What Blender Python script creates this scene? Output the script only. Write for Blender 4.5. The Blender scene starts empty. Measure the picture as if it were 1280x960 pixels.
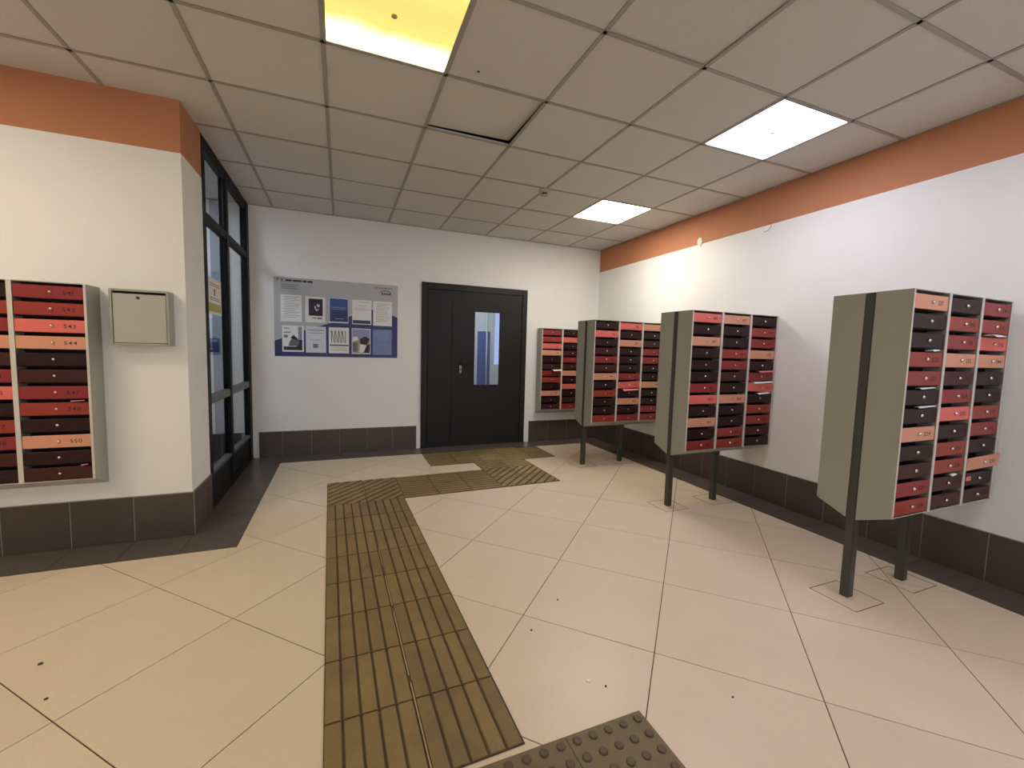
import bpy, bmesh, math, random
from mathutils import Vector, Matrix
random.seed(7)
scene = bpy.context.scene
COL = scene.collection

# ------------------------------------------------------------------ camera
FPX, YAW, PITCH, ROLL, CAMZ = 529.6, 0.38367, 0.07983, 0.02659, 1.2669
cd = bpy.data.cameras.new('camera'); cam = bpy.data.objects.new('camera', cd); COL.objects.link(cam)
cd.sensor_fit = 'HORIZONTAL'; cd.sensor_width = 36.0; cd.lens = FPX / 1280.0 * 36.0
cd.clip_start = 0.02; cd.clip_end = 100
fw = Vector((math.sin(YAW)*math.cos(PITCH), math.cos(YAW)*math.cos(PITCH), -math.sin(PITCH)))
rt = Vector((math.cos(YAW), -math.sin(YAW), 0)); up = rt.cross(fw)
r2 = math.cos(ROLL)*rt + math.sin(ROLL)*up; u2 = -math.sin(ROLL)*rt + math.cos(ROLL)*up
m = Matrix.Identity(4)
for k in range(3):
    m[k][0], m[k][1], m[k][2] = r2[k], u2[k], -fw[k]
m[2][3] = CAMZ
cam.matrix_world = m
scene.camera = cam

# ------------------------------------------------------------------ world, exposure, lamp strengths
w = bpy.data.worlds.new('world'); scene.world = w; w.use_nodes = True
bg = w.node_tree.nodes['Background']; bg.inputs[0].default_value = (0.84, 0.88, 1.0, 1); bg.inputs[1].default_value = 1.7
vs = scene.view_settings
vs.view_transform = 'Standard'; vs.look = 'None'; vs.gamma = 1.0; vs.use_curve_mapping = False; vs.exposure = 0.35
WHITE_LAMP = 10.8      # LED panels along the right wall
YELLOW_LAMP = 9.0     # old yellowed diffusers
COOL_LAMP = 15.0       # panel in the glazed vestibule

# ------------------------------------------------------------------ helpers
def lin(c):
    return tuple((v/12.92 if v <= 0.04045 else ((v+0.055)/1.055)**2.4) for v in [x/255.0 for x in c])
def col4(c): return (*lin(c), 1.0)

MATS = {}
def mat(name, rgb, rough=0.5, metal=0.0, var=0.0, vscale=3.0, bump=0.0, bscale=60.0, spec=0.5, rgb2=None, speck=0.0, tile_var=0.0):
    if name in MATS: return MATS[name]
    M = bpy.data.materials.new(name); M.use_nodes = True; nt = M.node_tree
    b = nt.nodes['Principled BSDF']
    b.inputs['Base Color'].default_value = col4(rgb); b.inputs['Roughness'].default_value = rough
    b.inputs['Metallic'].default_value = metal
    b.inputs['Specular IOR Level'].default_value = spec
    tc = nt.nodes.new('ShaderNodeNewGeometry')
    cur = None
    if var > 0 or rgb2:
        n = nt.nodes.new('ShaderNodeTexNoise'); n.inputs['Scale'].default_value = vscale; n.inputs['Detail'].default_value = 6
        n.inputs['Roughness'].default_value = 0.65
        nt.links.new(tc.outputs['Position'], n.inputs['Vector'])
        r = nt.nodes.new('ShaderNodeValToRGB')
        c = lin(rgb); c2 = lin(rgb2) if rgb2 else tuple(v*(1-var) for v in c)
        c1 = c if rgb2 else tuple(min(1, v*(1+var)) for v in c)
        r.color_ramp.elements[0].position = 0.32; r.color_ramp.elements[1].position = 0.68
        r.color_ramp.elements[0].color = (*c2, 1); r.color_ramp.elements[1].color = (*c1, 1)
        nt.links.new(n.outputs['Fac'], r.inputs['Fac']); cur = r.outputs['Color']
    if speck > 0:
        v = nt.nodes.new('ShaderNodeTexNoise'); v.inputs['Scale'].default_value = 140; v.inputs['Detail'].default_value = 2
        nt.links.new(tc.outputs['Position'], v.inputs['Vector'])
        rr = nt.nodes.new('ShaderNodeValToRGB'); rr.color_ramp.elements[0].position = 0.35; rr.color_ramp.elements[1].position = 0.5
        k = 1 - speck
        rr.color_ramp.elements[0].color = (k, k, k, 1); rr.color_ramp.elements[1].color = (1, 1, 1, 1)
        nt.links.new(v.outputs['Fac'], rr.inputs['Fac'])
        mx = nt.nodes.new('ShaderNodeMix'); mx.data_type = 'RGBA'; mx.blend_type = 'MULTIPLY'; mx.inputs['Factor'].default_value = 1
        if cur: nt.links.new(cur, mx.inputs[6])
        else: mx.inputs[6].default_value = col4(rgb)
        nt.links.new(rr.outputs['Color'], mx.inputs[7]); cur = mx.outputs[2]
    if tile_var > 0:
        oi = nt.nodes.new('ShaderNodeObjectInfo'); hs = nt.nodes.new('ShaderNodeHueSaturation')
        mr = nt.nodes.new('ShaderNodeMapRange'); mr.inputs[3].default_value = 1 - tile_var; mr.inputs[4].default_value = 1 + tile_var
        nt.links.new(oi.outputs['Random'], mr.inputs[0]); nt.links.new(mr.outputs[0], hs.inputs['Value'])
        if cur: nt.links.new(cur, hs.inputs['Color'])
        else: hs.inputs['Color'].default_value = col4(rgb)
        cur = hs.outputs['Color']
    if cur: nt.links.new(cur, b.inputs['Base Color'])
    if bump > 0:
        n2 = nt.nodes.new('ShaderNodeTexNoise'); n2.inputs['Scale'].default_value = bscale; n2.inputs['Detail'].default_value = 4
        nt.links.new(tc.outputs['Position'], n2.inputs['Vector'])
        bp = nt.nodes.new('ShaderNodeBump'); bp.inputs['Strength'].default_value = bump; bp.inputs['Distance'].default_value = 0.004
        nt.links.new(n2.outputs['Fac'], bp.inputs['Height']); nt.links.new(bp.outputs['Normal'], b.inputs['Normal'])
    MATS[name] = M; return M

def emit_mat(name, rgb, strength):
    M = bpy.data.materials.new(name); M.use_nodes = True; nt = M.node_tree
    for n in list(nt.nodes): nt.nodes.remove(n)
    o = nt.nodes.new('ShaderNodeOutputMaterial'); e = nt.nodes.new('ShaderNodeEmission')
    e.inputs[0].default_value = (*rgb, 1); e.inputs[1].default_value = strength
    nt.links.new(e.outputs[0], o.inputs[0]); MATS[name] = M; return M

def glass_mat(name, tint=(0.9, 0.93, 0.95), base=0.02):
    M = bpy.data.materials.new(name); M.use_nodes = True; nt = M.node_tree
    for n in list(nt.nodes): nt.nodes.remove(n)
    o = nt.nodes.new('ShaderNodeOutputMaterial'); t = nt.nodes.new('ShaderNodeBsdfTransparent'); g = nt.nodes.new('ShaderNodeBsdfGlossy')
    t.inputs[0].default_value = (*tint, 1); g.inputs['Roughness'].default_value = 0.02
    f = nt.nodes.new('ShaderNodeFresnel'); f.inputs[0].default_value = 1.45
    mx = nt.nodes.new('ShaderNodeMixShader')
    ge = nt.nodes.new('ShaderNodeNewGeometry'); inv = nt.nodes.new('ShaderNodeMath'); inv.operation = 'SUBTRACT'; inv.inputs[0].default_value = 1.0
    nt.links.new(ge.outputs['Backfacing'], inv.inputs[1])
    ml = nt.nodes.new('ShaderNodeMath'); ml.operation = 'MULTIPLY'; nt.links.new(f.outputs[0], ml.inputs[0]); nt.links.new(inv.outputs[0], ml.inputs[1])
    nt.links.new(ml.outputs[0], mx.inputs[0]); nt.links.new(t.outputs[0], mx.inputs[1]); nt.links.new(g.outputs[0], mx.inputs[2])
    nt.links.new(mx.outputs[0], o.inputs[0]); MATS[name] = M; return M

def tag(o, label=None, cat=None, group=None, kind=None):
    if label: o['label'] = label
    if cat: o['category'] = cat
    if group: o['group'] = group
    if kind: o['kind'] = kind
    return o
def empty(name, loc=(0, 0, 0), parent=None):
    o = bpy.data.objects.new(name, None); COL.objects.link(o); o.location = loc; o.parent = parent
    o.empty_display_size = 0.1; return o
def link(name, me, parent=None, loc=(0, 0, 0), rot=None):
    o = bpy.data.objects.new(name, me); COL.objects.link(o); o.parent = parent; o.location = loc
    if rot: o.rotation_euler = rot
    return o

class MB:
    """collects boxes / prisms / tubes into one mesh"""
    def __init__(s): s.v = []; s.f = []; s.mi = []; s.cur = 0
    def add(s, vs_, fs):
        b = len(s.v); s.v += [tuple(q) for q in vs_]
        for f in fs: s.f.append([b+i for i in f]); s.mi.append(s.cur)
    def box(s, x0, x1, y0, y1, z0, z1):
        s.add([(x0,y0,z0),(x1,y0,z0),(x1,y1,z0),(x0,y1,z0),(x0,y0,z1),(x1,y0,z1),(x1,y1,z1),(x0,y1,z1)],
              [(0,3,2,1),(4,5,6,7),(0,1,5,4),(1,2,6,5),(2,3,7,6),(3,0,4,7)]); return s
    def prism(s, pts, fn0, fn1):
        """pts 2D outline (ccw), fn0/fn1 map 2D -> 3D bottom/top"""
        n = len(pts)
        s.add([fn0(p) for p in pts] + [fn1(p) for p in pts],
              [tuple(range(n-1, -1, -1)), tuple(range(n, 2*n))] + [(i, (i+1) % n, n+(i+1) % n, n+i) for i in range(n)]); return s
    def zprism(s, pts, z0, z1): return s.prism(pts, lambda p: (p[0], p[1], z0), lambda p: (p[0], p[1], z1))
    def yprism(s, pts, y0, y1): return s.prism(pts, lambda p: (p[0], y1, p[1]), lambda p: (p[0], y0, p[1]))   # (x,z) outline
    def xprism(s, pts, x0, x1): return s.prism(pts, lambda p: (x0, p[0], p[1]), lambda p: (x1, p[0], p[1]))   # (y,z) outline
    def tube(s, path, r, n=8):
        path = [Vector(q) for q in path]; rings = []
        for i, q in enumerate(path):
            d = (path[min(i+1, len(path)-1)] - path[max(i-1, 0)]).normalized()
            a = d.orthogonal().normalized(); b = d.cross(a)
            if rings:
                a = (pa - d*pa.dot(d)).normalized(); b = d.cross(a)
            pa = a
            rings.append([q + r*(math.cos(2*math.pi*k/n)*a + math.sin(2*math.pi*k/n)*b) for k in range(n)])
        vs_ = [v for rg in rings for v in rg]; fs = []
        for i in range(len(rings)-1):
            for k in range(n):
                fs.append((i*n+k, i*n+(k+1) % n, (i+1)*n+(k+1) % n, (i+1)*n+k))
        fs.append(tuple(range(n-1, -1, -1))); fs.append(tuple((len(rings)-1)*n+k for k in range(n)))
        s.add(vs_, fs); return s
    def lathe(s, prof, axis='z', o=(0, 0, 0), n=16):
        """prof [(r, h)] revolved; axis z or -y"""
        vs_ = []
        for r, h in prof:
            for k in range(n):
                a = 2*math.pi*k/n
                if axis == 'z': vs_.append((o[0]+r*math.cos(a), o[1]+r*math.sin(a), o[2]+h))
                else: vs_.append((o[0]+r*math.cos(a), o[1]-h, o[2]+r*math.sin(a)))
        fs = []
        for i in range(len(prof)-1):
            for k in range(n): fs.append((i*n+k, i*n+(k+1) % n, (i+1)*n+(k+1) % n, (i+1)*n+k))
        fs.append(tuple(range(n-1, -1, -1))); fs.append(tuple((len(prof)-1)*n+k for k in range(n)))
        s.add(vs_, fs); return s
    def mesh(s, name, mats, bevel=0.0, seg=2, smooth=False):
        me = bpy.data.meshes.new(name); me.from_pydata(s.v, [], s.f)
        for M in (mats if isinstance(mats, (list, tuple)) else [mats]): me.materials.append(M)
        me.polygons.foreach_set('material_index', s.mi)
        bm = bmesh.new(); bm.from_mesh(me)
        bmesh.ops.recalc_face_normals(bm, faces=bm.faces)
        if bevel > 0:
            bmesh.ops.bevel(bm, geom=[e for e in bm.edges if e.is_manifold and e.calc_face_angle(0) > 0.4], offset=bevel, segments=seg, affect='EDGES', clamp_overlap=True)
        bm.to_mesh(me); bm.free()
        if smooth:
            for p in me.polygons: p.use_smooth = True
        me.update(); return me
    def build(s, name, mats, parent=None, loc=(0, 0, 0), rot=None, bevel=0.0, seg=2, smooth=False):
        return link(name, s.mesh(name, mats, bevel, seg, smooth), parent, loc, rot)

def struct(o, label, cat): return tag(o, label, cat, kind='structure')

# ------------------------------------------------------------------ materials
WALL = mat('white_wall_paint', (236, 232, 226), 0.75, var=0.02, vscale=1.3, bump=0.06, bscale=120)
ORANGE = mat('orange_wall_paint', (190, 126, 88), 0.75, var=0.03, vscale=2, bump=0.06, bscale=120)
CEILT = mat('mineral_ceiling_tile', (206, 201, 194), 0.9, var=0.015, vscale=1.5, bump=0.25, bscale=220, speck=0.07, tile_var=0.02)
CBAR = mat('ceiling_grid_bar', (158, 150, 139), 0.5)
CDARK = mat('ceiling_void', (60, 55, 50), 0.9)
FTILE = mat('beige_porcelain', (220, 200, 172), 0.38, var=0.03, vscale=2.2, speck=0.05, tile_var=0.02, bump=0.02, bscale=30)
GROUT = mat('brown_grout', (92, 72, 52), 0.9)
BTILE = mat('grey_brown_porcelain', (92, 82, 74), 0.3, var=0.05, vscale=3, tile_var=0.05)
SKIRT = mat('dark_brown_skirting', (76, 65, 56), 0.4, var=0.06, vscale=3, tile_var=0.05)
SGROUT = mat('pale_grout', (150, 140, 128), 0.9)
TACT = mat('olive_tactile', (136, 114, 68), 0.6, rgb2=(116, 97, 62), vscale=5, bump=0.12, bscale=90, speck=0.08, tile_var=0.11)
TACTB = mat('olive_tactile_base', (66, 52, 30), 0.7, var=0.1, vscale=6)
TACTY = mat('yellowish_tactile', (158, 136, 84), 0.6, rgb2=(124, 104, 64), vscale=4, speck=0.08, tile_var=0.1)
TDOT = mat('stud_tile', (120, 102, 66), 0.55, rgb2=(104, 89, 60), vscale=8, bump=0.12, bscale=80, speck=0.1)
TSTUD = mat('stud_top', (86, 66, 44), 0.5, var=0.1, vscale=20)
MGREY = mat('grey_enamel', (160, 158, 145), 0.45, var=0.02, vscale=2)
MGREYL = mat('pale_grey_enamel', (176, 172, 160), 0.42, var=0.02, vscale=2)
LIT_EDGE = mat('lit_edge_enamel', (206, 198, 186), 0.4)  # paler than the panels: light falling on their front edges, painted in
KNOB = mat('tan_plastic_knob', (190, 160, 110), 0.5)
POST = mat('dark_post_paint', (66, 66, 58), 0.45, var=0.05, vscale=6)
INNER = mat('interior_shade', (34, 18, 18), 0.8)  # near-black colour stands in for the shade inside the slots
CHROME = mat('chrome_lock', (215, 210, 205), 0.22, metal=1.0)
DIGIT = mat('number_print', (70, 28, 24), 0.6)
DIGITD = mat('number_print_dark', (38, 14, 14), 0.6)
DOORC = {'D': mat('door_black_maroon', (42, 16, 17), 0.45, spec=0.3), 'B': mat('door_dark_brown', (66, 29, 26), 0.45, spec=0.3),
         'R': mat('door_crimson', (140, 40, 42), 0.4), 'K': mat('door_brick_red', (150, 52, 38), 0.4),
         'P': mat('door_salmon', (224, 108, 98), 0.4), 'S': mat('door_peach', (214, 148, 118), 0.4)}
BLACK = mat('black_door_paint', (30, 28, 27), 0.5, spec=0.3, var=0.04, vscale=3, bump=0.04, bscale=200)
BLACKF = mat('black_door_frame', (34, 31, 28), 0.5, spec=0.3)
ALU = mat('anthracite_aluminium', (22, 23, 23), 0.5, spec=0.15)
ALU_LIT = mat('lit_aluminium_rail', (80, 84, 84), 0.45)  # frame colour lightened to paint in the light caught by the rails
STEEL = mat('brushed_steel', (170, 165, 155), 0.35, metal=0.9)
PAPER = mat('white_paper', (232, 230, 226), 0.6)
PLASTER = mat('white_plaster_edge', (232, 230, 224), 0.7)
NAVY = mat('navy_print', (34, 32, 92), 0.35)
BOARD = mat('grey_print_board', (178, 178, 178), 0.35)
INK = mat('grey_ink', (120, 118, 120), 0.6)
INKD = mat('dark_ink', (46, 42, 60), 0.6)
INKB = mat('blue_ink', (40, 70, 140), 0.4)
LBLUE = mat('pale_blue_paper', (120, 134, 180), 0.5)
SLEEVE = mat('plastic_sleeve', (205, 207, 212), 0.25)
GREENINK = mat('olive_green_ink', (170, 176, 96), 0.6)
GREYBLUE = mat('grey_blue_enamel', (132, 138, 152), 0.4)
BLUEWALL = mat('blue_dado_paint', (112, 118, 170), 0.6)
GLASS = glass_mat('partition_glass')
DIRT = mat('dark_grit', (50, 42, 36), 0.8)

# ------------------------------------------------------------------ room dimensions
XR, YB, YL, XP, H = 3.475, 5.33, 3.285, -0.91, 2.7257
XFL, YF = -4.1, -2.9          # far left and behind the camera
YP = 3.70                     # partition starts
ZO = 2.418                    # lower edge of orange band
GX, GY = -1.2743, 1.1671      # ceiling grid origin

# ------------------------------------------------------------------ floor
fl = MB().box(XFL-.1, XR+.1, YF-.1, YB+.1, -0.12, -0.003).build('floor', GROUT)
struct(fl, 'beige diagonal porcelain tile floor with dark border tiles', 'floor')
def clip(poly, nx, ny, d):
    out = []
    for i, a in enumerate(poly):
        b = poly[(i+1) % len(poly)]
        da, db = nx*a[0]+ny*a[1]-d, nx*b[0]+ny*b[1]-d
        if da <= 0: out.append(a)
        if (da < 0 < db) or (db < 0 < da):
            t = da/(da-db); out.append((a[0]+t*(b[0]-a[0]), a[1]+t*(b[1]-a[1])))
    return out
def cliprect(poly, x0, x1, y0, y1):
    for nx, ny, d in ((1, 0, x1), (-1, 0, -x0), (0, 1, y1), (0, -1, -y0)):
        poly = clip(poly, nx, ny, d)
        if len(poly) < 3: return []
    return poly
def area(p): return 0.5*abs(sum(p[i][0]*p[(i+1) % len(p)][1]-p[(i+1) % len(p)][0]*p[i][1] for i in range(len(p))))
BX, BY, BBY, BRX = -0.612, 2.993, 5.03, 3.182     # inner edges of the border
hd = 0.4243
N0 = (1.2285, 2.193)
g = 0.0022
for a in range(-9, 9):
    for b in range(-9, 9):
        cx, cy = N0[0]+(a-b)*hd, N0[1]+(a+b+1)*hd
        if not (XFL-.5 < cx < XR+.5 and YF-.5 < cy < YB+.5): continue
        r = hd-g*1.414
        dia = [(cx+r, cy), (cx, cy+r), (cx-r, cy), (cx, cy-r)]
        if cy+hd <= BY: parts = [cliprect(dia, XFL, BRX-.002, YF, BY)]
        else:
            parts = [cliprect(dia, BX+.002, BRX-.002, YF, BBY-.002)]
            q = cliprect(dia, XFL, BX+.0021, YF, BY-.002)
            if q: parts.append(q)
        parts = [q for q in parts if len(q) > 2 and area(q) > 0.0004]
        if not parts: continue
        mb = MB()
        for q in parts: mb.zprism([(u-cx, v-cy) for u, v in q], -0.0028, 0.0)
        mb.build('floor_tile', FTILE, fl, (cx, cy, 0))
def border(x0, x1, y0, y1):
    MB().box(x0+.0015, x1-.0015, y0+.0015, y1-.0015, -0.0028, 0.0005).build('border_tile', BTILE, fl)
x = XP
while x > XFL: border(max(XFL, x-.3), x, BY, YL); x -= .3
border(XP, BX, BY, YL)
y = YL
while y < BBY-.01: border(XP, BX, y, min(BBY, y+.3)); y += .3
border(XP, BX, BBY, YB)
x = BX
while x < XR-.01: border(x, min(XR, x+.3), BBY, YB); x += .3
y = BBY
while y > YF: border(BRX, XR, max(YF, y-.3), y); y -= .3

# ------------------------------------------------------------------ walls
def wall(name, label, boxes, mats=None):
    mb = MB()
    for bx in boxes:
        mb.cur = bx[6] if len(bx) > 6 else 0
        mb.box(*bx[:6])
    return struct(mb.build(name, mats or [WALL, ORANGE]), label, 'wall')
wall('wall_right', 'long white wall with orange top band behind the mailbox stands', [(XR, XR+.12, YF, YB, 0, ZO, 0), (XR, XR+.12, YF, YB, ZO, H+.2, 1)])
wall('wall_left', 'white wall with orange top band holding the left mailboxes', [(XFL, XP, YL, YP, 0, ZO, 0), (XFL, XP, YL, YP, ZO, H+.2, 1)])
DX0, DX1, DZ = 0.92, 2.338, 2.075
wall('wall_back', 'white end wall with the black metal door', [(-3.2, DX0, YB, YB+.14, 0, H+.2), (DX1, XR+.12, YB, YB+.14, 0, H+.2), (DX0, DX1, YB, YB+.14, DZ, H+.2)])
EX0, EX1, EZ0, EZ1 = -1.6, 2.6, .25, 2.45
wall('wall_front', 'white wall behind the viewer', [(XFL-.1, EX0, YF-.12, YF, 0, H+.2), (EX1, XR+.12, YF-.12, YF, 0, H+.2), (EX0, EX1, YF-.12, YF, 0, EZ0), (EX0, EX1, YF-.12, YF, EZ1, H+.2)])
en = struct(empty('window_fill', (EX0, YF-.06, EZ0)), 'wide window added behind the viewer for fill daylight', 'window')  # unseen opening, added so sky light fills the ceiling and near room
for k in range(4):
    ww = (EX1-EX0)/3
    MB().box(ww*k-.03, ww*k+.03, -.03, .03, 0, EZ1-EZ0).build('mullion', ALU, en)
    if k < 3: MB().box(ww*k+.03, ww*k+ww-.03, -.003, .003, 0, EZ1-EZ0).build('glass_pane', GLASS, en)
wall('wall_far_left', 'white side wall left of the viewer', [(XFL-.12, XFL, YF, YL, 0, H+.2)])
wall('wall_vestibule', 'white outer wall of the glazed vestibule', [(-3.2, -3.05, YP, YB, 0, H+.2)])
vf = MB().box(-3.05, XP-.04, YP, YB, -.003, .0).build('floor_vestibule', BTILE); struct(vf, 'dark tiled floor behind the glass partition', 'floor')

# skirting tiles
def skirt(name, label, segs, along, fixed, sign, zt=0.285):
    """along 'x' or 'y'; tiles stand proud of the wall by 10 mm"""
    root = struct(empty(name), label, 'baseboard')
    for s0, s1 in segs:
        mb, gb = MB(), MB()
        gap = .0025
        if along == 'x':
            ys = sorted((fixed, fixed+sign*.010)); mb.box(s0+gap, s1-gap, ys[0], ys[1], 0.001, zt)
        else:
            xs = sorted((fixed, fixed+sign*.010)); mb.box(xs[0], xs[1], s0+gap, s1-gap, 0.001, zt)
        mb.build('skirting_tile', SKIRT, root, bevel=.0012, seg=1)
    mb = MB(); lo = min(a for a, b in segs); hi = max(b for a, b in segs)
    if along == 'x':
        ys = sorted((fixed, fixed+sign*.007)); mb.box(lo, hi, ys[0], ys[1], 0.001, zt+.004)
    else:
        xs = sorted((fixed, fixed+sign*.007)); mb.box(xs[0], xs[1], lo, hi, 0.001, zt+.004)
    mb.build('grout_bed', SGROUT, root)
    return root
def segs(a, b, step, start=None):
    out = []; p = a
    if start is not None and start > a: out.append((a, start)); p = start
    while p < b-.02:
        e_ = b if p+step > b-.02 else p+step
        out.append((p, e_)); p = e_
    return out
skirt('baseboard_left', 'dark brown skirting tiles under the left mailboxes', segs(XFL, XP+.010, .3047, XFL+.143), 'x', YL, -1)
skirt('baseboard_return', 'dark brown skirting tiles on the short return wall', segs(YL, YP, .3), 'y', XP, 1)
skirt('baseboard_back_left', 'dark brown skirting tiles left of the black door', segs(XP+.06, .868, .3, -.622), 'x', YB, -1)
skirt('baseboard_back_right', 'dark brown skirting tiles right of the black door', segs(2.41, XR-.010, .3), 'x', YB, -1)
skirt('baseboard_right', 'dark brown skirting tiles along the right wall', segs(YF, YB, .3, YF+.163), 'y', XR, -1)
skirt('baseboard_vestibule', 'dark skirting tiles seen through the glass partition', segs(-3.0, XP-.06, .3), 'x', YB, -1)

# ------------------------------------------------------------------ ceiling
ce = MB().box(-3.2, XR+.12, YF-.12, YB+.14, H+.16, H+.2).build('ceiling', CDARK)
MB().box(XFL-.12, -3.2, YF-.12, YB+.14, H+.16, H+.2).build('void_slab', CDARK, ce)
struct(ce, 'suspended ceiling of pale mineral tiles in a grid', 'ceiling')
LIGHTS = {(6, 1): 'w', (6, 4): 'f', (6, -2): 'w', (6, -5): 'w', (2, 1): 'y', (2, -2): 'y', (-2, 1): 'v', (-2, -2): 'v'}
def inroom(x0, x1, y0, y1):
    """visible part of a grid cell"""
    x0, x1 = max(x0, XFL), min(x1, XR); y0, y1 = max(y0, YF), min(y1, YB)
    if x1-x0 < .01 or y1-y0 < .01: return None
    if y0 >= YL and x1 <= XP: return None
    return x0, x1, y0, y1
tmesh = {}
for i in range(-5, 9):
    for k in range(-7, 8):
        c = inroom(GX+.6*i, GX+.6*i+.6, GY+.6*k, GY+.6*k+.6)
        if c is None or (i, k) in LIGHTS: continue
        x0, x1, y0, y1 = c
        if x0 < XP < x1 and y1 > YL:                       # cells cut by the wall corner
            if y0 >= YL: x0 = XP
        w_, d_ = x1-x0-.003, y1-y0-.003
        key = (round(w_, 3), round(d_, 3))
        if key not in tmesh:
            tmesh[key] = MB().box(-w_/2, w_/2, -d_/2, d_/2, 0, .015).mesh('ceiling_tile', CEILT)
        t = link('ceiling_tile', tmesh[key], ce, ((x0+x1)/2, (y0+y1)/2, H+.0035))
        t.rotation_euler = (random.uniform(-.0012, .0012), random.uniform(-.0012, .0012), 0)
        if (i, k) == (3, 2):
            t.location.z += .018; t.rotation_euler = (.034, -.020, 0); t['label'] = 'lifted tile sitting crooked in the grid'
        if (i, k) == (4, 0):
            t.location.z += .003; t.rotation_euler = (.004, -.004, 0)
bw = .011
def bars(mb_list, along):
    for a, b, c in mb_list:
        if along == 'y': MB().box(c-bw, c+bw, a, b, H-.001, H+.0025).build('grid_bar', CBAR, ce)
        else: MB().box(a, b, c-bw, c+bw, H-.001, H+.0025).build('grid_bar', CBAR, ce)
for i in range(-4, 9):
    X_ = GX+.6*i
    if XFL < X_ < XR: bars([(YF, YL if X_ < XP else YB, X_)], 'y')
for k in range(-6, 8):
    Y_ = GY+.6*k
    if YF < Y_ < YB: bars([(XFL if Y_ < YL else XP, XR, Y_)], 'x')
MB().lathe([(.008, 0), (.007, .002)], 'z', (.679, 2.273, H+.0012), 8).build('dark_hole', CDARK, ce)
# edge angle strip
for a in ((XR-.018, XR, YF, YB), (XP, XR, YB-.018, YB)):
    MB().box(a[0], a[1], a[2], a[3], H-.001, H+.002).build('edge_angle', CBAR, ce)
MB().box(-3.05, XP-.04, YP, YB, H, H+.02).build('vestibule_soffit', CEILT, ce)
MB().box(XFL, XP, YP, YB, H+.1, H+.16).build('void_slab', CDARK, ce)

# ceiling lamps
white_e = emit_mat('white_led_diffuser', (0.86, 0.88, 1.07), WHITE_LAMP)
far_e = emit_mat('neutral_led_diffuser', (1.0, 0.95, 0.86), WHITE_LAMP*2.0)
cool_e = emit_mat('cool_led_diffuser', (0.72, 0.84, 1.0), COOL_LAMP)
left_e = emit_mat('warm_diffuser', (1.0, 0.88, 0.66), 18.0)
def yellow_diffuser():
    """yellowed prismatic sheet lit from behind by two tubes running across"""
    M = bpy.data.materials.new('yellowed_diffuser'); M.use_nodes = True; nt = M.node_tree
    for n in list(nt.nodes): nt.nodes.remove(n)
    o = nt.nodes.new('ShaderNodeOutputMaterial'); e = nt.nodes.new('ShaderNodeEmission')
    tc = nt.nodes.new('ShaderNodeTexCoord'); sp = nt.nodes.new('ShaderNodeSeparateXYZ')
    nt.links.new(tc.outputs['Object'], sp.inputs[0])
    nz = nt.nodes.new('ShaderNodeTexNoise'); nz.inputs['Scale'].default_value = 5.0; nt.links.new(tc.outputs['Object'], nz.inputs['Vector'])
    ad = nt.nodes.new('ShaderNodeMath'); ad.operation = 'MULTIPLY_ADD'; ad.inputs[1].default_value = 0.10; nt.links.new(nz.outputs['Fac'], ad.inputs[0]); nt.links.new(sp.outputs['Y'], ad.inputs[2])
    ab = nt.nodes.new('ShaderNodeMath'); ab.operation = 'ABSOLUTE'; nt.links.new(ad.outputs[0], ab.inputs[0])
    r = nt.nodes.new('ShaderNodeValToRGB'); E = r.color_ramp.elements
    E[0].position = 0.0; E[0].color = (0.36, 0.285, 0.075, 1)
    E[1].position = 0.14; E[1].color = (0.40, 0.32, 0.085, 1)
    q = r.color_ramp.elements.new(0.20); q.color = (0.9, 0.82, 0.30, 1)
    q = r.color_ramp.elements.new(0.25); q.color = (2.2, 2.1, 1.5, 1)
    nt.links.new(ab.outputs[0], r.inputs['Fac']); nt.links.new(r.outputs['Color'], e.inputs[0])
    e.inputs[1].default_value = YELLOW_LAMP*.25; nt.links.new(e.outputs[0], o.inputs[0]); return M
yellow_e = yellow_diffuser()
names = {(6, 1): 'white square ceiling light, larger and nearer of the two on the right', (6, 4): 'small white square ceiling light near the far right corner',
         (6, -2): 'white square ceiling light just behind the viewer on the right', (6, -5): 'white square ceiling light farthest behind the viewer',
         (2, 1): 'yellowed square ceiling light at the top edge of the view', (2, -2): 'yellowed square ceiling light behind the viewer',
         (-2, 1): 'warm square ceiling light in front of the left mailboxes', (-2, -2): 'warm square ceiling light behind the viewer on the left'}
def lamp(cx, cy, e, label, size=.6):
    L = tag(empty('ceiling_light', (cx, cy, H)), label, 'ceiling light', 'square ceiling lights')
    h = size/2; a = h-.012
    mb = MB()
    mb.box(-h, h, a, h, -.002, .03); mb.box(-h, h, -h, -a, -.002, .03); mb.box(-h, -a, -a, a, -.002, .03); mb.box(a, h, -a, a, -.002, .03)
    mb.box(-a, a, -a, a, .028, .034)
    mb.build('housing', CBAR, L)
    MB().box(-a, a, -a, a, .004, .010).build('diffuser', e, L)
    MB().lathe([(.007, -.004), (.013, -.001), (.013, .004)], 'z', n=12).build('centre_knob', KNOB, L)
for (i, k), t in LIGHTS.items():
    lamp(GX+.6*i+.3, GY+.6*k+.3, {'w': white_e, 'f': far_e, 'y': yellow_e, 'v': left_e}[t], names[(i, k)], .594)
lamp(1.9, 6.5, cool_e, 'added cool white fill light in the corridor behind the black door', .594)  # unseen panel added to brighten the corridor
[o for o in COL.objects if o.name.startswith('ceiling_light')][-1].location.z = 2.53
lamp(-1.75, 4.4, cool_e, 'cool white ceiling light inside the glazed vestibule', .594)
# vestibule lamp hangs just below its soffit
[o for o in COL.objects if o.name.startswith('ceiling_light')][-1].location.z = H-.035

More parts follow.
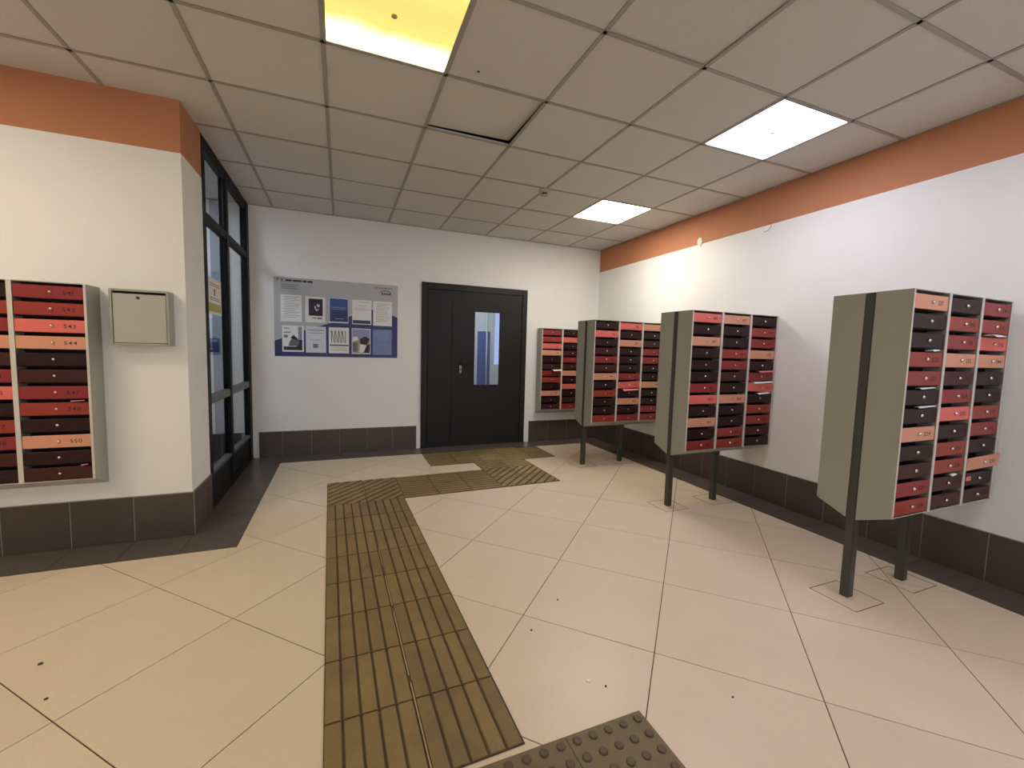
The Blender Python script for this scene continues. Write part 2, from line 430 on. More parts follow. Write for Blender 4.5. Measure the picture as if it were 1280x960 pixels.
# ------------------------------------------------------------------ glazed partition
pt = struct(empty('window_1', (XP, YP, 0)), 'dark framed glass partition beside the left wall', 'partition')
def pbox(name, y0, y1, z0, z1, M, dx0=-.05, dx1=.0, parent=pt):
    return MB().box(dx0, dx1, y0-YP, y1-YP, z0, z1).build(name, M, parent, bevel=.003, seg=1)
pbox('post', 3.702, 3.775, .0, H-.001, ALU, -.055, .004)
pbox('post', 4.375, 4.445, .0, H-.001, ALU, -.055, .004)
pbox('post', 5.20, 5.318, .0, H-.001, ALU, -.055, .004)
bays = ((3.775, 4.375), (4.445, 5.20))
for a, b in bays:
    pbox('top_rail', a, b, 2.645, H-.001, ALU); pbox('transom', a, b, 2.15, 2.215, ALU)
    pbox('middle_rail', a, b, .80, .862, ALU_LIT); pbox('bottom_rail', a, b, .255, .287, ALU_LIT)
    pbox('bottom_panel', a, b, .012, .255, ALU, -.035, -.012); pbox('bottom_sill', a, b, .0, .05, ALU)
    for z0, z1 in ((2.215, 2.645), (.862, 2.15), (.287, .80)):
        pbox('glass_pane', a-.002, b+.002, z0-.002, z1+.002, GLASS, -.029, -.023)
        for yy in (a, b-.018):
            pbox('glazing_bead', yy, yy+.018, z0, z1, ALU, -.020, -.006)
nt_ = MB().box(0, .0008, 0, .385, 0, .28).build('glass_notice', PAPER, None, (XP-.0225, 3.86, 1.485))
tag(nt_, 'white paper notice with olive band taped to the glass partition', 'notice')
MB().box(.001, .0013, .02, .365, .02, .085).build('olive_band', GREENINK, nt_)
MB().box(.001, .0013, .17, .20, .15, .20).build('printed_mark', INKD, nt_)
mb = MB()
for z in (.11, .125, .22, .235): mb.box(.001, .0013, .05, .33, z, z+.006)
mb.build('printed_text', INK, nt_)
cab = MB().box(-1.245, -1.105, YB-.05, YB, .30, H-.01).build('riser_cabinet', GREYBLUE, bevel=.004, seg=1)
tag(cab, 'tall grey-blue cabinet seen through the glass partition', 'cabinet')
sg = MB().box(-1.27, -1.19, YB-.058, YB-.051, 1.165, 1.306).build('wall_sign', NAVY); tag(sg, 'small dark blue sign seen through the glass partition', 'sign')
MB().box(-1.262, -1.198, YB-.0595, YB-.058, 1.27, 1.298).build('sign_stripe', LBLUE, sg)

# ------------------------------------------------------------------ back door and corridor
dr = struct(empty('door_1', (DX0, YB, 0)), 'black double-leaf metal door with a tall narrow window', 'door')
def dbox(name, x0, x1, z0, z1, M, y0, y1, parent=dr, bevel=.003):
    return MB().box(x0-DX0, x1-DX0, y0, y1, z0, z1).build(name, M, parent, bevel=bevel, seg=1)
dbox('frame_jamb', DX0, .995, 0, DZ, BLACKF, -.022, .08); dbox('frame_jamb', 2.268, DX1, 0, DZ, BLACKF, -.022, .08)
dbox('frame_head', .995, 2.268, 1.995, DZ, BLACKF, -.022, .08)
dbox('threshold', .995, 2.268, 0, .018, BLACKF, -.015, .08)
dbox('narrow_leaf', .999, 1.318, .02, 1.991, BLACK, -.012, .04)
mb = MB(); wx0, wx1, wz0, wz1 = 1.602, 1.968, .795, 1.755
for q in ((1.323, wx0, .02, 1.991), (wx1, 2.264, .02, 1.991), (wx0, wx1, .02, wz0), (wx0, wx1, wz1, 1.991)):
    mb.box(q[0]-DX0, q[1]-DX0, -.014, .04, q[2], q[3])
leaf = mb.build('main_leaf', BLACK, dr)
MB().box(1.306-DX0, 1.336-DX0, -.019, -.014, .02, 1.991).build('cover_strip', BLACK, dr, bevel=.002, seg=1)
mb = MB(); b_ = .016
for q in ((wx0-b_, wx0+.004, wz0-b_, wz1+b_), (wx1-.004, wx1+b_, wz0-b_, wz1+b_), (wx0, wx1, wz0-b_, wz0+.004), (wx0, wx1, wz1-.004, wz1+b_)):
    mb.box(q[0]-DX0, q[1]-DX0, -.018, .044, q[2], q[3])
mb.build('window_bead', BLACKF, leaf)
MB().box(wx0+.004-DX0, wx1-.004-DX0, .010, .016, wz0+.004, wz1-.004).build('window_pane', GLASS, leaf)
mb = MB().box(1.400-DX0, 1.440-DX0, -.022, -.014, .945, 1.105)
mb.build('handle_plate', BLACKF, leaf, bevel=.004)
MB().box(1.405-DX0, 1.436-DX0, -.0245, -.0215, .955, 1.055).build('lock_escutcheon', STEEL, leaf, bevel=.004)
MB().lathe([(.009, 0), (.009, .004), (.004, .005)], '-y', (1.42-DX0, -.0245, 1.0)).build('key_cylinder', INKD, leaf)
MB().tube([(1.42-DX0, -.02, 1.083), (1.42-DX0, -.06, 1.083), (1.435-DX0, -.066, 1.083), (1.54-DX0, -.066, 1.080)], .010, 10).build('lever', BLACKF, leaf, smooth=True)
for z in (.25, 1.0, 1.78):
    MB().lathe([(.009, -.05), (.009, .05)], 'z', (.998-DX0, -.024, z), 10).build('hinge', BLACKF, dr)
    MB().lathe([(.009, -.05), (.009, .05)], 'z', (2.266-DX0, -.024, z), 10).build('hinge', BLACKF, dr)
# plaster strips beside the frame
tr = MB().box(.868, DX0-.001, YB-.011, YB, 0, .285).build('trim_1', PLASTER); struct(tr, 'white plaster strip left of the door frame', 'trim')
tr = MB().box(DX1+.001, 2.41, YB-.011, YB, 0, .285).build('trim_2', PLASTER); struct(tr, 'white plaster strip right of the door frame', 'trim')
# corridor beyond the door
CY = 7.55
mb = MB(); mb.box(.6, 3.4, YB+.14, CY+.12, -.12, 0); 
struct(mb.build('floor_corridor', BTILE), 'dark tiled corridor floor beyond the black door', 'floor')
ox0, ox1, oz0, oz1 = 2.64, 3.05, .945, 2.30
mb = MB()
mb.cur = 1; mb.box(2.335, 2.585, CY, CY+.12, 0, 1.60)
mb.cur = 0; mb.box(.6, 2.335, CY, CY+.12, 0, 2.7); mb.box(2.335, 2.585, CY, CY+.12, 1.60, 2.7); mb.box(2.585, ox0, CY, CY+.12, 0, 2.7); mb.box(ox0, 3.4, CY, CY+.12, 0, oz0); mb.box(ox1, 3.4, CY, CY+.12, oz0, 2.7); mb.box(ox0, ox1, CY, CY+.12, oz1, 2.7)
mb.box(.5, .6, YB+.14, CY+.12, 0, 2.7); mb.box(3.4, 3.5, YB+.14, CY+.12, 0, 2.7)
struct(mb.build('wall_corridor', [WALL, BLUEWALL]), 'blue and white corridor wall seen through the door window', 'wall')
struct(MB().box(.5, 3.5, YB+.14, CY+.12, 2.55, 2.65).build('ceiling_corridor', WALL), 'white corridor ceiling beyond the black door', 'ceiling')
wn = struct(empty('window_2', (ox0, CY, oz0)), 'bright corridor window seen through the door window', 'window')
ww, wh = ox1-ox0, oz1-oz0
mb = MB(); mb.box(0, .035, .02, .07, 0, wh); mb.box(ww-.035, ww, .02, .07, 0, wh); mb.box(.035, ww-.035, .02, .07, 0, .04); mb.box(.035, ww-.035, .02, .07, wh-.04, wh)
mb.build('window_frame', PLASTER, wn)
MB().box(.035, ww-.035, .042, .048, .04, wh-.04).build('window_pane', glass_mat('blue_tinted_glass', (.51, .54, .65)), wn)
pp = MB().tube([(2.50, CY-.05, .0), (2.50, CY-.05, 2.55)], .014, 10).build('riser_pipe', PLASTER, smooth=True)
tag(pp, 'white vertical pipe in the corridor behind the door window', 'pipe')

# ------------------------------------------------------------------ mailboxes
def font_digits():
    out = {}
    for d in '0123456789':
        cu = bpy.data.curves.new('digit', 'FONT'); cu.body = d; cu.size = 1.0; cu.resolution_u = 2; cu.offset = 0.006
        o = bpy.data.objects.new('digit', cu); COL.objects.link(o)
        dg = bpy.context.evaluated_depsgraph_get(); me = o.evaluated_get(dg).to_mesh()
        vs_ = [(v.co.x, v.co.y) for v in me.vertices]; fs = [tuple(p.vertices) for p in me.polygons]
        mx = max(v[0] for v in vs_); mn = min(v[0] for v in vs_)
        out[d] = ([(x-mn, y) for x, y in vs_], fs, mx-mn)
        o.evaluated_get(dg).to_mesh_clear(); bpy.data.objects.remove(o); bpy.data.curves.remove(cu)
    return out
DIG = font_digits()
def number_mesh(txt, size, M, wide=1.2):
    mb = MB(); x = 0
    for ch in txt:
        v, f, wd = DIG[ch]
        mb.add([((x+a*size*wide), 0, b*size) for a, b in v], f); x += wd*size*wide+size*.13
    mb.v = [(a-x/2, b, c-size*.35) for a, b, c in mb.v]
    me = bpy.data.meshes.new('number'); me.from_pydata(mb.v, [], mb.f); me.materials.append(M); me.update(); return me
CP = .3155; PW = .0085; DW = CP-2*PW-.004; PITCH_Z = 1.108/12; DH = .0705
dmesh = {k: MB().box(-DW/2, DW/2, 0, .010, 0, DH).mesh('mailbox_door_'+k, M, bevel=.0022, seg=1) for k, M in DOORC.items()}
lockm = MB().lathe([(.0085, 0), (.0085, .005), (.0065, .009), (.0035, .0115)], '-y', n=12).mesh('lock', CHROME, smooth=True)
def mailbox_unit(root, x0, yf, zt, cols, num0, depth=.153, drop=.07, rowdoor=None):
    """bank of columns facing -y; root sits at the origin of coordinates given"""
    zbf = zt-1.108; zbr = zbf-drop
    ncol = len(cols); W = CP*ncol
    R = root.location
    for c in range(ncol):
        xa = x0+c*CP
        for s in (0, 1):
            px = xa+.001 if s == 0 else xa+CP-PW-.001
            MB().xprism([(yf-R.y, zbf-.006), (yf+depth-R.y, zbr), (yf+depth-R.y, zt), (yf-R.y, zt)], px-R.x, px+PW-R.x).build('side_panel', MGREY if True else None, root, bevel=.0008, seg=1)
            MB().box(px-.0012-R.x, px+PW+.0012-R.x, yf-.0025-R.y, yf-.0002-R.y, zbf-.006, zt).build('lit_front_edge', LIT_EDGE, root)  # thin strip added to carry the painted light on the panel edge
        # shell of the column: top, back, sloping bottom
        mb = MB(); xi0, xi1 = xa+.0015+PW-R.x, xa+CP-PW-.0015-R.x
        mb.box(xi0, xi1, yf+.0-R.y, yf+depth-R.y, zt-.004, zt)
        mb.box(xi0, xi1, yf+depth-.003-R.y, yf+depth-R.y, zbr, zt-.004)
        mb.xprism([(yf-R.y, zbf-.006), (yf+depth-R.y, zbr), (yf+depth-R.y, zbr+.004), (yf-R.y, zbf-.001)], xi0, xi1)
        mb.build('column_shell', MGREYL, root)
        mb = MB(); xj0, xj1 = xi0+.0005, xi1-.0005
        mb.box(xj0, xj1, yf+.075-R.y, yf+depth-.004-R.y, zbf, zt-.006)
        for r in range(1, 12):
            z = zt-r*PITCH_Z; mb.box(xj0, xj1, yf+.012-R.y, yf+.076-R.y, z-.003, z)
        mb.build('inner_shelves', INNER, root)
        for r in range(12):
            k = cols[c][r]; cx = xa+CP/2-R.x; z0 = zt-(r+1)*PITCH_Z+.002
            d = link('mailbox_door', dmesh[k], root, (cx, yf+.002-R.y, z0))
            n = num0+c*12+r
            link('lock', lockm, d, (.006, 0, DH*.52))
            nm = number_mesh(str(n), .030, DIGIT if k in 'PS' else DIGITD)
            link('number', nm, d, (DW*.28, -.0006, DH*.5))
            if rowdoor: rowdoor(c, r, d)
    return W
# thing origins at the base of each unit
def stand(x0, yf, zt, cols, num0, label, ajar=None, drop=.07):
    root = tag(empty('mailbox_stand', (x0, yf+.176, 0)), label, 'mailboxes', 'freestanding mailbox stands')
    W = mailbox_unit(root, x0, yf, zt, cols, num0, rowdoor=ajar)
    # mirrored bank on the rear side (plain shells, seen only from the end)
    d = .153; y0 = yf+.199; zbf = zt-1.108
    for c in range(len(cols)):
        xa = x0+c*CP
        for s in (0, 1):
            px = xa+.001 if s == 0 else xa+CP-PW-.001
            MB().xprism([(.023, zbf-.07), (.023+d, zbf-.006), (.023+d, zt), (.023, zt)], px-x0, px+PW-x0).build('side_panel', MGREY, root, bevel=.0008, seg=1)
        mb = MB(); mb.xprism([(.024, zbf-.069), (.023+d-.004, zbf-.005), (.023+d-.004, zt-.001), (.024, zt-.001)], xa+.002+PW-x0, xa+CP-PW-.002-x0)
        mb.build('rear_column_shell', MGREYL, root)
    for px in (0.001, .500):
        MB().box(px, px+.045, -.0215, .0215, 0, zt-.001).build('post', POST, root, bevel=.003, seg=2)
        MB().box(px-.006, px+.051, -.0225, .0225, zbf-.10, zbf-.066 if px > .1 else zbf-.0705).build('post_bracket', POST, root) if px > .1 else None
        cx, cy = x0+px+.0225, yf+.176
        mbx = MB()
        for q in ((-.117, .117, -.117, -.113), (-.117, .117, .113, .117), (-.117, -.113, -.113, .113), (.113, .117, -.113, .113)):
            mbx.box(cx+q[0], cx+q[1], cy+q[2], cy+q[3], 0.0002, 0.0008)
        mbx.build('cut_tile_joint', GROUT, fl)
    return root
C1 = ['SDDKRDDSDBRK', 'DKRSBRPDKKBB', 'RKPSDDKRDSDB']
C2 = ['PDSDDDRPDSDR', 'SDDKRBDSDDKK', 'DKRSDRPDKRBD']
C3 = ['DPDBRBSDKDDK', 'PDSDDDRPDSDR', 'SDBRRDDSDDRR']
C0 = ['RKPSDBRKDSDB', 'DPDBRBSDPDBR', 'SDBRKDPDRDKB']
CL = ['PDRBSDKRDBPD', 'DKRSBRPDKRBD', 'RKPSDBRKDSDB']
def ajar1(c, r, d):
    if (c, r) == (2, 9):
        d.location.y -= .010; d.location.x += .008; d.rotation_euler = (math.radians(7), math.radians(-3), math.radians(-3)); d['label'] = 'peach door hanging half open'
    if (c, r) == (2, 10):
        MB().box(-.125, -.075, -.0012, -.0004, .028, .052).build('pink_sticker', DOORC['P'], d)
def ajar2(c, r, d):
    if (c, r) == (2, 6): d.rotation_euler = (math.radians(6), math.radians(3), 0); d.location.y -= .006; d['label'] = 'bent salmon door'
    if (c, r) == (2, 5): d.rotation_euler = (0, math.radians(-1.6), 0)
def ajar3(c, r, d):
    if (c, r) == (1, 7): d.rotation_euler = (math.radians(5), math.radians(-2), 0); d.location.y -= .004; d['label'] = 'bent salmon door'
stand(2.486, 1.167, 1.606, C1, 217, 'mailbox stand nearest the viewer, numbered 217 to 252, with one peach door half open', ajar1)
stand(2.515, 2.545, 1.615, C2, 145, 'middle mailbox stand on two dark posts with crumpled leaflets in its right column', ajar2)
stand(2.504, 3.890, 1.615, C3, 73, 'farthest freestanding mailbox stand, just right of the black door', ajar3)
def wallunit(x0, yw, zt, cols, num0, label):
    root = tag(empty('wall_mailboxes', (x0, yw, zt-1.108-.07)), label, 'mailboxes', 'wall-hung mailbox banks')
    root_z = root.location.z; root.location.z = 0
    mailbox_unit(root, x0, yw-.155, zt, cols, num0)
    for ch in root.children: ch.location.z -= root_z
    root.location.z = root_z
wallunit(2.507, YB, 1.575, C0, 1, 'wall-hung mailboxes in the far right corner beside the black door')
wallunit(-1.329-3*CP, YL, 1.572, CL, 517, 'wall-hung mailboxes on the left wall, numbered up to 552')

# leaflets poking out of letter slots
def leaflet(x, y, z, wd, ln, rz, tilt, M, label, wob=.006):
    n = 6; vs_, fs = [], []
    for i in range(n+1):
        t = i/n
        for s in (-1, 1):
            vs_.append((s*wd/2+t*wob, -ln*t, .3*ln*math.sin(t*2.2)+s*wob*.5*t - .25*ln*t*t))
    for i in range(n): fs.append((2*i, 2*i+1, 2*i+3, 2*i+2))
    me = bpy.data.meshes.new('leaflet'); me.from_pydata(vs_, [], fs); me.materials.append(M); me.update()
    o = link('leaflet', me, None, (x, y, z), (tilt, 0, rz))
    sm = o.modifiers.new('thickness', 'SOLIDIFY'); sm.thickness = .0006
    return tag(o, label, 'leaflet', 'leaflets in the letter slots')
def slot(x0, yf, zt, c, r, fx): return x0+c*CP+CP*fx, yf+.010, zt-r*PITCH_Z-.012
PINKP = mat('pink_leaflet', (214, 120, 122), .5)
q = slot(2.486, 1.167, 1.606, 0, 3, .62); leaflet(*q, .07, .03, .1, 0, PAPER, 'white slip above the fourth door of the nearest stand, left column')
q = slot(2.486, 1.167, 1.606, 0, 5, .55); leaflet(*q, .12, .022, 0, 0, PAPER, 'white slip above the sixth door of the nearest stand, left column')
q = slot(2.486, 1.167, 1.606, 0, 6, .60); leaflet(*q, .14, .020, 0, 0, PAPER, 'wide white slip above the seventh door, left column of the nearest stand')
q = slot(2.486, 1.167, 1.606, 2, 2, .35); leaflet(*q, .17, .05, .15, .1, PAPER, 'white leaflet stuffed above box 243 on the nearest stand')
q = slot(2.486, 1.167, 1.606, 2, 2, .62); leaflet(*q, .08, .030, -.05, .1, PINKP, 'pink leaflet stuffed above box 243 on the nearest stand')
q = slot(2.486, 1.167, 1.606, 1, 10, .6); leaflet(*q, .05, .022, 0, 0, PAPER, 'tiny white slip low in the middle column of the nearest stand')
q = slot(2.515, 2.545, 1.615, 2, 5, .6); leaflet(*q, .20, .04, .1, .1, PINKP, 'pink leaflet above box 174 on the middle stand')
q = slot(2.515, 2.545, 1.615, 2, 6, .5); leaflet(*q, .20, .04, -.05, .1, PAPER, 'crumpled white leaflet above the bent salmon door of the middle stand', .010)
q = slot(2.515, 2.545, 1.615, 2, 7, .55); leaflet(*q, .14, .035, .05, .1, PAPER, 'crumpled white leaflet below the bent salmon door of the middle stand', .010)
q = slot(2.504, 3.89, 1.615, 1, 8, .5); leaflet(*q, .2, .05, .0, .2, PINKP, 'pink leaflet above box 93 on the farthest stand', .012)
q = slot(2.507, YB-.155, 1.575, 0, 6, .72); leaflet(*q, .14, .06, .1, .15, PAPER, 'white leaflet in the corner mailboxes')
q = slot(-1.329-3*CP, YL-.155, 1.572, 2, 7, .8); leaflet(*q, .06, .02, 0, 0, PINKP, 'small pink slip above box 548 on the left wall')
q = slot(-1.329-3*CP, YL-.155, 1.572, 2, 11, .85); leaflet(*q, .03, .02, 0, 0, PINKP, 'tiny pink slip above box 552 on the left wall')

# small grey drop box
db = tag(empty('drop_box', (-1.114, YL, 1.235)), 'small square grey metal drop box beside the left mailboxes', 'mailbox')
w2, hh, dd = .1415, .33, .09
mb = MB(); t_ = .012
mb.box(-w2, -w2+t_, -dd, 0, 0, hh); mb.box(w2-t_, w2, -dd, 0, 0, hh); mb.box(-w2+t_, w2-t_, -dd, 0, 0, t_); mb.box(-w2+t_, w2-t_, -dd, 0, hh-t_, hh); mb.box(-w2+t_, w2-t_, -.006, 0, t_, hh-t_)
mb.build('box_body', MGREY, db, bevel=.0015, seg=1)
dp = MB().box(-w2+t_+.003, w2-t_-.003, -dd+.004, -dd+.010, t_+.003, hh-t_-.014).build('box_door', MGREYL, db, bevel=.0015, seg=1)
MB().lathe([(.009, 0), (.009, .004), (.004, .005)], '-y', (-.007, -dd+.004, hh-.048), 12).build('lock', INKD, dp)
MB().box(-w2+t_, w2-t_, -dd+.03, -dd+.034, t_, hh-t_).build('inner_plate', INNER, db)

# ------------------------------------------------------------------ information board
bd = tag(empty('information_board', (-.683, YB, 1.133)), 'grey and navy printed information board on the end wall', 'notice board')
O = bd.location
MB().box(0, 1.316, -.006, -.0005, 0, .867).build('panel', BOARD, bd)
def flat(name, polys, M, parent, y0, origin):
    mb = MB()
    for p in polys: mb.yprism([(a-origin[0], b-origin[2]) for a, b in p], y0-.0005, y0)
    return mb.build(name, M, parent)
def rect(x0, x1, z0, z1): return [(x0, z0), (x1, z0), (x1, z1), (x0, z1)]
flat('navy_skyline', [[(-.682, 1.134), (.632, 1.134), (.632, 1.62), (.57, 1.643), (.338, 1.70), (.095, 1.608), (-.151, 1.506), (-.208, 1.486), (-.384, 1.426), (-.682, 1.302)]], NAVY, bd, -.006, O)
words = []; x = -.567
for wl in (.07, .10, .05, .06):
    words.append(rect(x, x+wl-.008, 1.957, 1.978)); x += wl
flat('heading', words, INKD, bd, -.006, O)
flat('heading_mark', [rect(-.655, -.635, 1.968, 1.985), rect(-.61, -.59, 1.955, 1.98)], INK, bd, -.006, O)
small = [rect(-.61, -.42+random.uniform(-.05, 0), z, z+.008) for z in (1.915, 1.895, 1.875)]
small += [rect(.36+.055*i, .405+.055*i, 1.952, 1.963) for i in range(4)]
flat('small_print', small, INK, bd, -.006, O)
arc = []
for i in range(9):
    a = math.radians(20+140*i/8); arc.append((.49+.075*math.cos(a), 1.878+.055*math.sin(a)))
for i in range(8, -1, -1):
    a = math.radians(20+140*i/8); arc.append((.49+.070*math.cos(a), 1.878+.047*math.sin(a)))
flat('emblem', [[arc[i], arc[i+1], arc[16-i], arc[17-i]] for i in range(8)] + [rect(.447+.028*i, .468+.028*i, 1.882, 1.902) for i in range(4)], INKD, bd, -.006, O)
PP = [(-.618, -.408, 1.518, 1.812), (-.374, -.168, 1.52, 1.805), (-.125, .077, 1.525, 1.808), (.118, .332, 1.520, 1.804), (.351, .566, 1.513, 1.80),
      (-.607, -.392, 1.184, 1.474), (-.372, -.163, 1.178, 1.474), (-.134, .083, 1.176, 1.474), (.113, .322, 1.174, 1.472), (.348, .565, 1.168, 1.469)]
PL = ['white text sheet at the upper left of the information board', 'sheet with a dark picture, second in the upper row of the board', 'dark blue sheet in the middle of the upper row of the board',
      'white sheet with a navy foot band, fourth in the upper row of the board', 'white text sheet at the upper right of the information board',
      'sheet with a house picture at the lower left of the information board', 'pale text sheet, second in the lower row of the board', 'sheet with leaning line drawings in the middle of the lower row',
      'colour photo sheet, fourth in the lower row of the board', 'pale blue sheet at the lower right of the information board']
PM = [PAPER, PAPER, PAPER, PAPER, PAPER, PAPER, SLEEVE, PAPER, PAPER, LBLUE]
TANP = mat('tan_print', (168, 158, 128), .5); GREYP = mat('grey_print', (104, 104, 112), .5); SKYP = mat('pale_violet_print', (150, 150, 190), .5); LINEP = mat('pale_line', (150, 165, 205), .5)
for i, (x0, x1, z0, z1) in enumerate(PP):
    s = MB().box(0, x1-x0, -.0016, 0, 0, z1-z0).build('notice_sheet', PM[i], None, (x0, YB-.0067, z0)); tag(s, PL[i], 'notice', 'sheets on the information board')
    W_, H_ = x1-x0, z1-z0
    def F(name, rs, M, lift=.0016):
        mb = MB()
        for p in rs:
            pts = [(p[0]*W_, p[2]*H_), (p[1]*W_, p[2]*H_), (p[1]*W_, p[3]*H_), (p[0]*W_, p[3]*H_)] if not isinstance(p[0], tuple) else [(a*W_, b*H_) for a, b in p]
            mb.yprism(pts, -lift-.0003, -lift)
        return mb.build(name, M, s)
    def lines(n, z_hi, z_lo, M=INK, a=.12, b=.9):
        out = []
        for k in range(n):
            z = z_hi+(z_lo-z_hi)*k/max(1, n-1); out.append((a+random.uniform(0, .06), b-random.uniform(0, .25), z, z+.014))
        return F('printed_text', out, M)
    if i == 0: lines(13, .92, .16)
    if i == 1: F('dark_picture', [(.17, .87, .26, .93)], INKD); F('white_figure', [[(.46, .62), (.50, .50), (.60, .42), (.55, .52), (.50, .66)], [(.58, .66), (.64, .60), (.72, .63), (.70, .75), (.66, .68), (.60, .74)], [(.57, .50), (.68, .54), (.64, .48)]], PAPER, .002); F('caption', [(.35, .55, .15, .19), (.60, .82, .13, .20)], INK)
    if i == 2: F('blue_field', [(.02, .98, .05, .98)], INKB); F('navy_field', [(.02, .98, .05, .48)], NAVY, .002); F('white_lines', [(.1, .9, .61, .63), (.2, .8, .55, .565), (.3, .75, .16, .18)], LINEP, .0024)
    if i == 3: F('foot_band', [(.03, .95, .03, .17)], NAVY); F('printed_text', [(.35, .92, .90, .915), (.3, .75, .76, .775), (.1, .7, .66, .67), (.1, .9, .6, .61)], INK)
    if i == 4: lines(12, .90, .18)
    if i == 5:
        F('blue_tower', [(.74, .92, .45, .97)], GREYBLUE); F('navy_ground', [(.06, .93, .06, .20), (.66, .93, .2, .46)], INKD)
        F('house', [[(.28, .22), (.74, .22), (.78, .40), (.55, .60), (.36, .42)]], GREYP, .002); F('roof', [[(.38, .52), (.76, .42), (.70, .52), (.52, .65)]], INKD, .0024); F('heading', [(.08, .40, .72, .76), (.08, .36, .88, .91), (.08, .26, .54, .64)], INK)
    if i == 6: F('printed_text', [(.1, .9, .85, .88), (.1, .85, .74, .76), (.2, .75, .48, .50), (.35, .6, .18, .34)], INK)
    if i == 7:
        F('line_drawing', [[(.12+.17*k, .40), (.15+.17*k, .40), (.15+.17*k, .88), (.12+.17*k, .88)] for k in range(5)] + [[(.14+.17*k, .86), (.17+.17*k, .86), (.27+.17*k, .42), (.24+.17*k, .42)] for k in range(4)], INKD); F('grey_bar', [(.05, .97, .28, .34)], GREYP); F('printed_text', [(.1, .85, .2, .215), (.1, .9, .12, .135)], INK)
    if i == 8:
        F('sky', [(.03, .97, .55, .97)], SKYP); F('ground', [(.03, .97, .03, .55)], TANP); F('dark_shape', [[(.60, .05), (.95, .05), (.97, .40), (.80, .36)], [(.45, .40), (.80, .36), (.95, .60), (.70, .70), (.42, .58)]], INKD, .002); F('white_shape', [[(.40, .06), (.62, .06), (.78, .34), (.42, .38)], [(.05, .48), (.35, .55), (.30, .68), (.05, .66)]], PAPER, .0022); F('brown_shape', [(.05, .30, .08, .44)], GREYP, .0018)
    if i == 9: F('printed_text', [(.1, .9, z, z+.016) for z in (.9, .82, .74)] + [(.3, .8, z, z+.014) for z in (.66, .6, .4)], LINEP)

# ------------------------------------------------------------------ tactile paving
tp = tag(empty('tactile_path', (-.112, 3.535, 0)), 'olive ribbed tactile guide path leading to the black door', 'tactile paving')
A = math.radians(1.35)
TS = .3
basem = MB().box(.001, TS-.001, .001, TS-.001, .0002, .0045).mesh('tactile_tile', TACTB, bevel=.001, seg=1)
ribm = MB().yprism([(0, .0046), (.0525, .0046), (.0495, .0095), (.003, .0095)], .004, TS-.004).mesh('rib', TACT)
def rot2(x, y): return x*math.cos(A)-y*math.sin(A), x*math.sin(A)+y*math.cos(A)
def ttile(lx, ly, kind, rotd=True, name='tactile_tile', h=TS, fx=None):
    if rotd: px, py = rot2(lx, ly); a = A
    else: px, py = lx, ly; a = 0
    if h == TS: t = link('tactile_tile', basem, tp, (px, py, 0), (0, 0, a))
    else: t = MB().box(.001, TS-.001, .001, h-.001, .0002, .0045).build('tactile_tile', TACTB, tp, (px, py, 0), (0, 0, a))
    if kind == 'v':
        for r in range(5): link('rib', ribm, t, (.0035+.0593*r, 0, 0))
    elif kind == 'h':
        for r in range(5):
            if .0035+.0593*r+.05 > h: break
            MB().box(.004, TS-.004, .0035+.0593*r, .0035+.0593*r+.047, .0046, .0085).build('rib', TACT, t)
    else:
        mb = MB(); sgn = 1 if kind == 'd' else -1
        for r in range(-1, 8):
            o = -.30+.10*r                                   # strip: o < y - sgn*x (flipped) < o+.034
            poly = [(.004, .004), (TS-.004, .004), (TS-.004, h-.004), (.004, h-.004)]
            if sgn > 0:
                poly = clip(poly, -1, 1, o+.068); poly = clip(poly, 1, -1, -o) if len(poly) > 2 else []
            else:
                poly = clip(poly, 1, 1, o+.368); poly = clip(poly, -1, -1, -(o+.30)) if len(poly) > 2 else []
            if len(poly) > 2 and area(poly) > .0003: mb.zprism(poly, .0046, .0090)
        mb.build('diagonal_ribs', TACTY, t)
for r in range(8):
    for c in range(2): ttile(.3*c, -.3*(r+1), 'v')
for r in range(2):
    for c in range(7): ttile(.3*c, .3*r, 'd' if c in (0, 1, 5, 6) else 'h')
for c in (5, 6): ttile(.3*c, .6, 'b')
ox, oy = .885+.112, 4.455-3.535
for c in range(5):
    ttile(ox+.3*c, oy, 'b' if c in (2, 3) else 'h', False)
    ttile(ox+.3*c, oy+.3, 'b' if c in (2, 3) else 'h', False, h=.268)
DUST = mat('pale_seam_dust', (176, 158, 118), .9)
for a_, b_ in ((-2.38, -2.02), (-1.98, -1.55), (-1.5, -1.22), (-1.1, -.85)):
    px, py = rot2(.3, a_); MB().box(-.0018, .0018, 0, b_-a_, .0046, .0092).build('seam_dust', DUST, tp, (px, py, 0), (0, 0, A))
wp = tag(empty('tactile_warning_paving', (-.225, 1.127, 0)), 'brown studded tactile warning tiles at the bottom edge', 'tactile paving')
dbm = MB().box(.001, TS-.001, .001, TS-.001, .0002, .005).mesh('stud_tile', TDOT, bevel=.001, seg=1)
studm = MB().lathe([(.0150, .005), (.0145, .0085), (.0115, .0105)], 'z', n=12).mesh('stud', TSTUD)
for r in range(2):
    for c in range(4):
        t = link('stud_tile', dbm, wp, (.3*c, -.3*(r+1), 0))
        for a in range(5):
            for b in range(5): link('stud', studm, t, (.030+.060*a, .030+.060*b, 0))

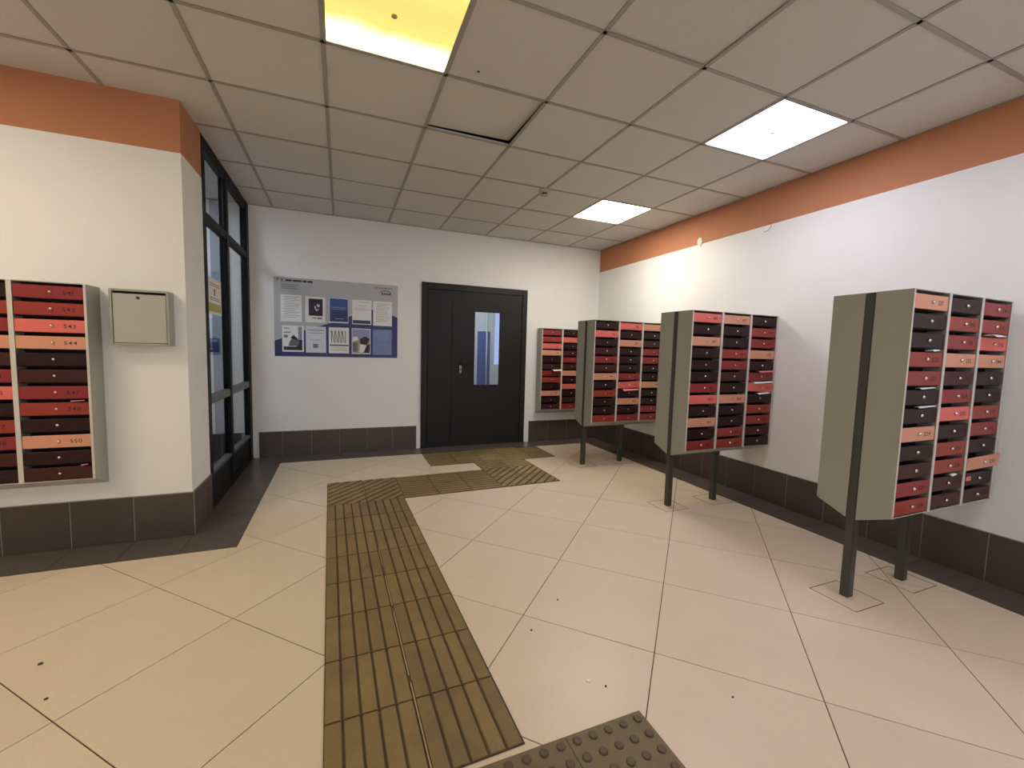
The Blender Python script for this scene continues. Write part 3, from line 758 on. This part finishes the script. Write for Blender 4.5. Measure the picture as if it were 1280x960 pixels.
# ------------------------------------------------------------------ small things
sd = tag(empty('smoke_detector', (1.722, 3.600, H-.001)), 'small grey smoke detector on the ceiling grid', 'smoke detector')
MB().lathe([(.050, 0), (.050, -.010), (.044, -.020), (.030, -.026)], 'z').build('base', mat('detector_plastic', (176, 166, 156), .5), sd, smooth=False)
MB().lathe([(.022, -.026), (.022, -.042)], 'z').build('sensor_neck', INKD, sd)
MB().lathe([(.032, -.042), (.034, -.048), (.020, -.056)], 'z').build('sensor_cap', MATS['detector_plastic'], sd)
cp = tag(empty('cable_outlet', (XR, 3.478, 2.425)), 'small white cable outlet on the edge of the orange band', 'cable outlet')
mb = MB().xprism([(.032*math.cos(a), .020+.042*math.sin(a)) for a in [2*math.pi*k/16 for k in range(16)]], -.008, 0); mb.build('cap', PLASTER, cp, bevel=.002, seg=1)
MB().tube([(-.004, -.030, .0), (-.008, -.032, -.020), (-.003, -.022, -.036)], .0018, 6).build('wire', INK, cp)
wr = MB().tube([(XR-.001, 2.735, 2.425), (XR-.020, 2.69, 2.436), (XR-.026, 2.66, 2.420), (XR-.022, 2.672, 2.390), (XR-.012, 2.70, 2.366), (XR-.002, 2.745, 2.368)], .0022, 6).build('loose_wire', INK, smooth=True)
tag(wr, 'thin loose wire curling out of the right wall below the orange band', 'wire')
def chip(name, x, y, r, M, label, cat, grp=None):
    n = 6; pts = [((r*random.uniform(.6, 1.1))*math.cos(2*math.pi*k/n), (r*random.uniform(.6, 1.1))*math.sin(2*math.pi*k/n)) for k in range(n)]
    o = MB().zprism(pts, 0.0, .003).build(name, M, None, (x, y, .0003)); tag(o, label, cat, grp)
chip('paper_scrap', .878, 1.309, .012, PAPER, 'white scrap of paper on the floor near the studded tiles', 'scrap')
for x, y, r, lb in ((1.019, 1.823, .006, 'dark speck of grit farthest from the studded tiles'), (.794, 1.653, .006, 'dark speck of grit nearest the ribbed path'), (.927, 1.262, .005, 'dark speck of grit beside the paper scrap'), (1.345, 1.054, .005, 'dark speck of grit right of the studded tiles'), (-1.093, 2.117, .010, 'elongated dark speck on the left floor tiles'), (-.969, 1.894, .007, 'small dark speck on the left floor tiles')):
    chip('floor_grit', x, y, r, DIRT, lb, 'grit', 'grit on the floor')
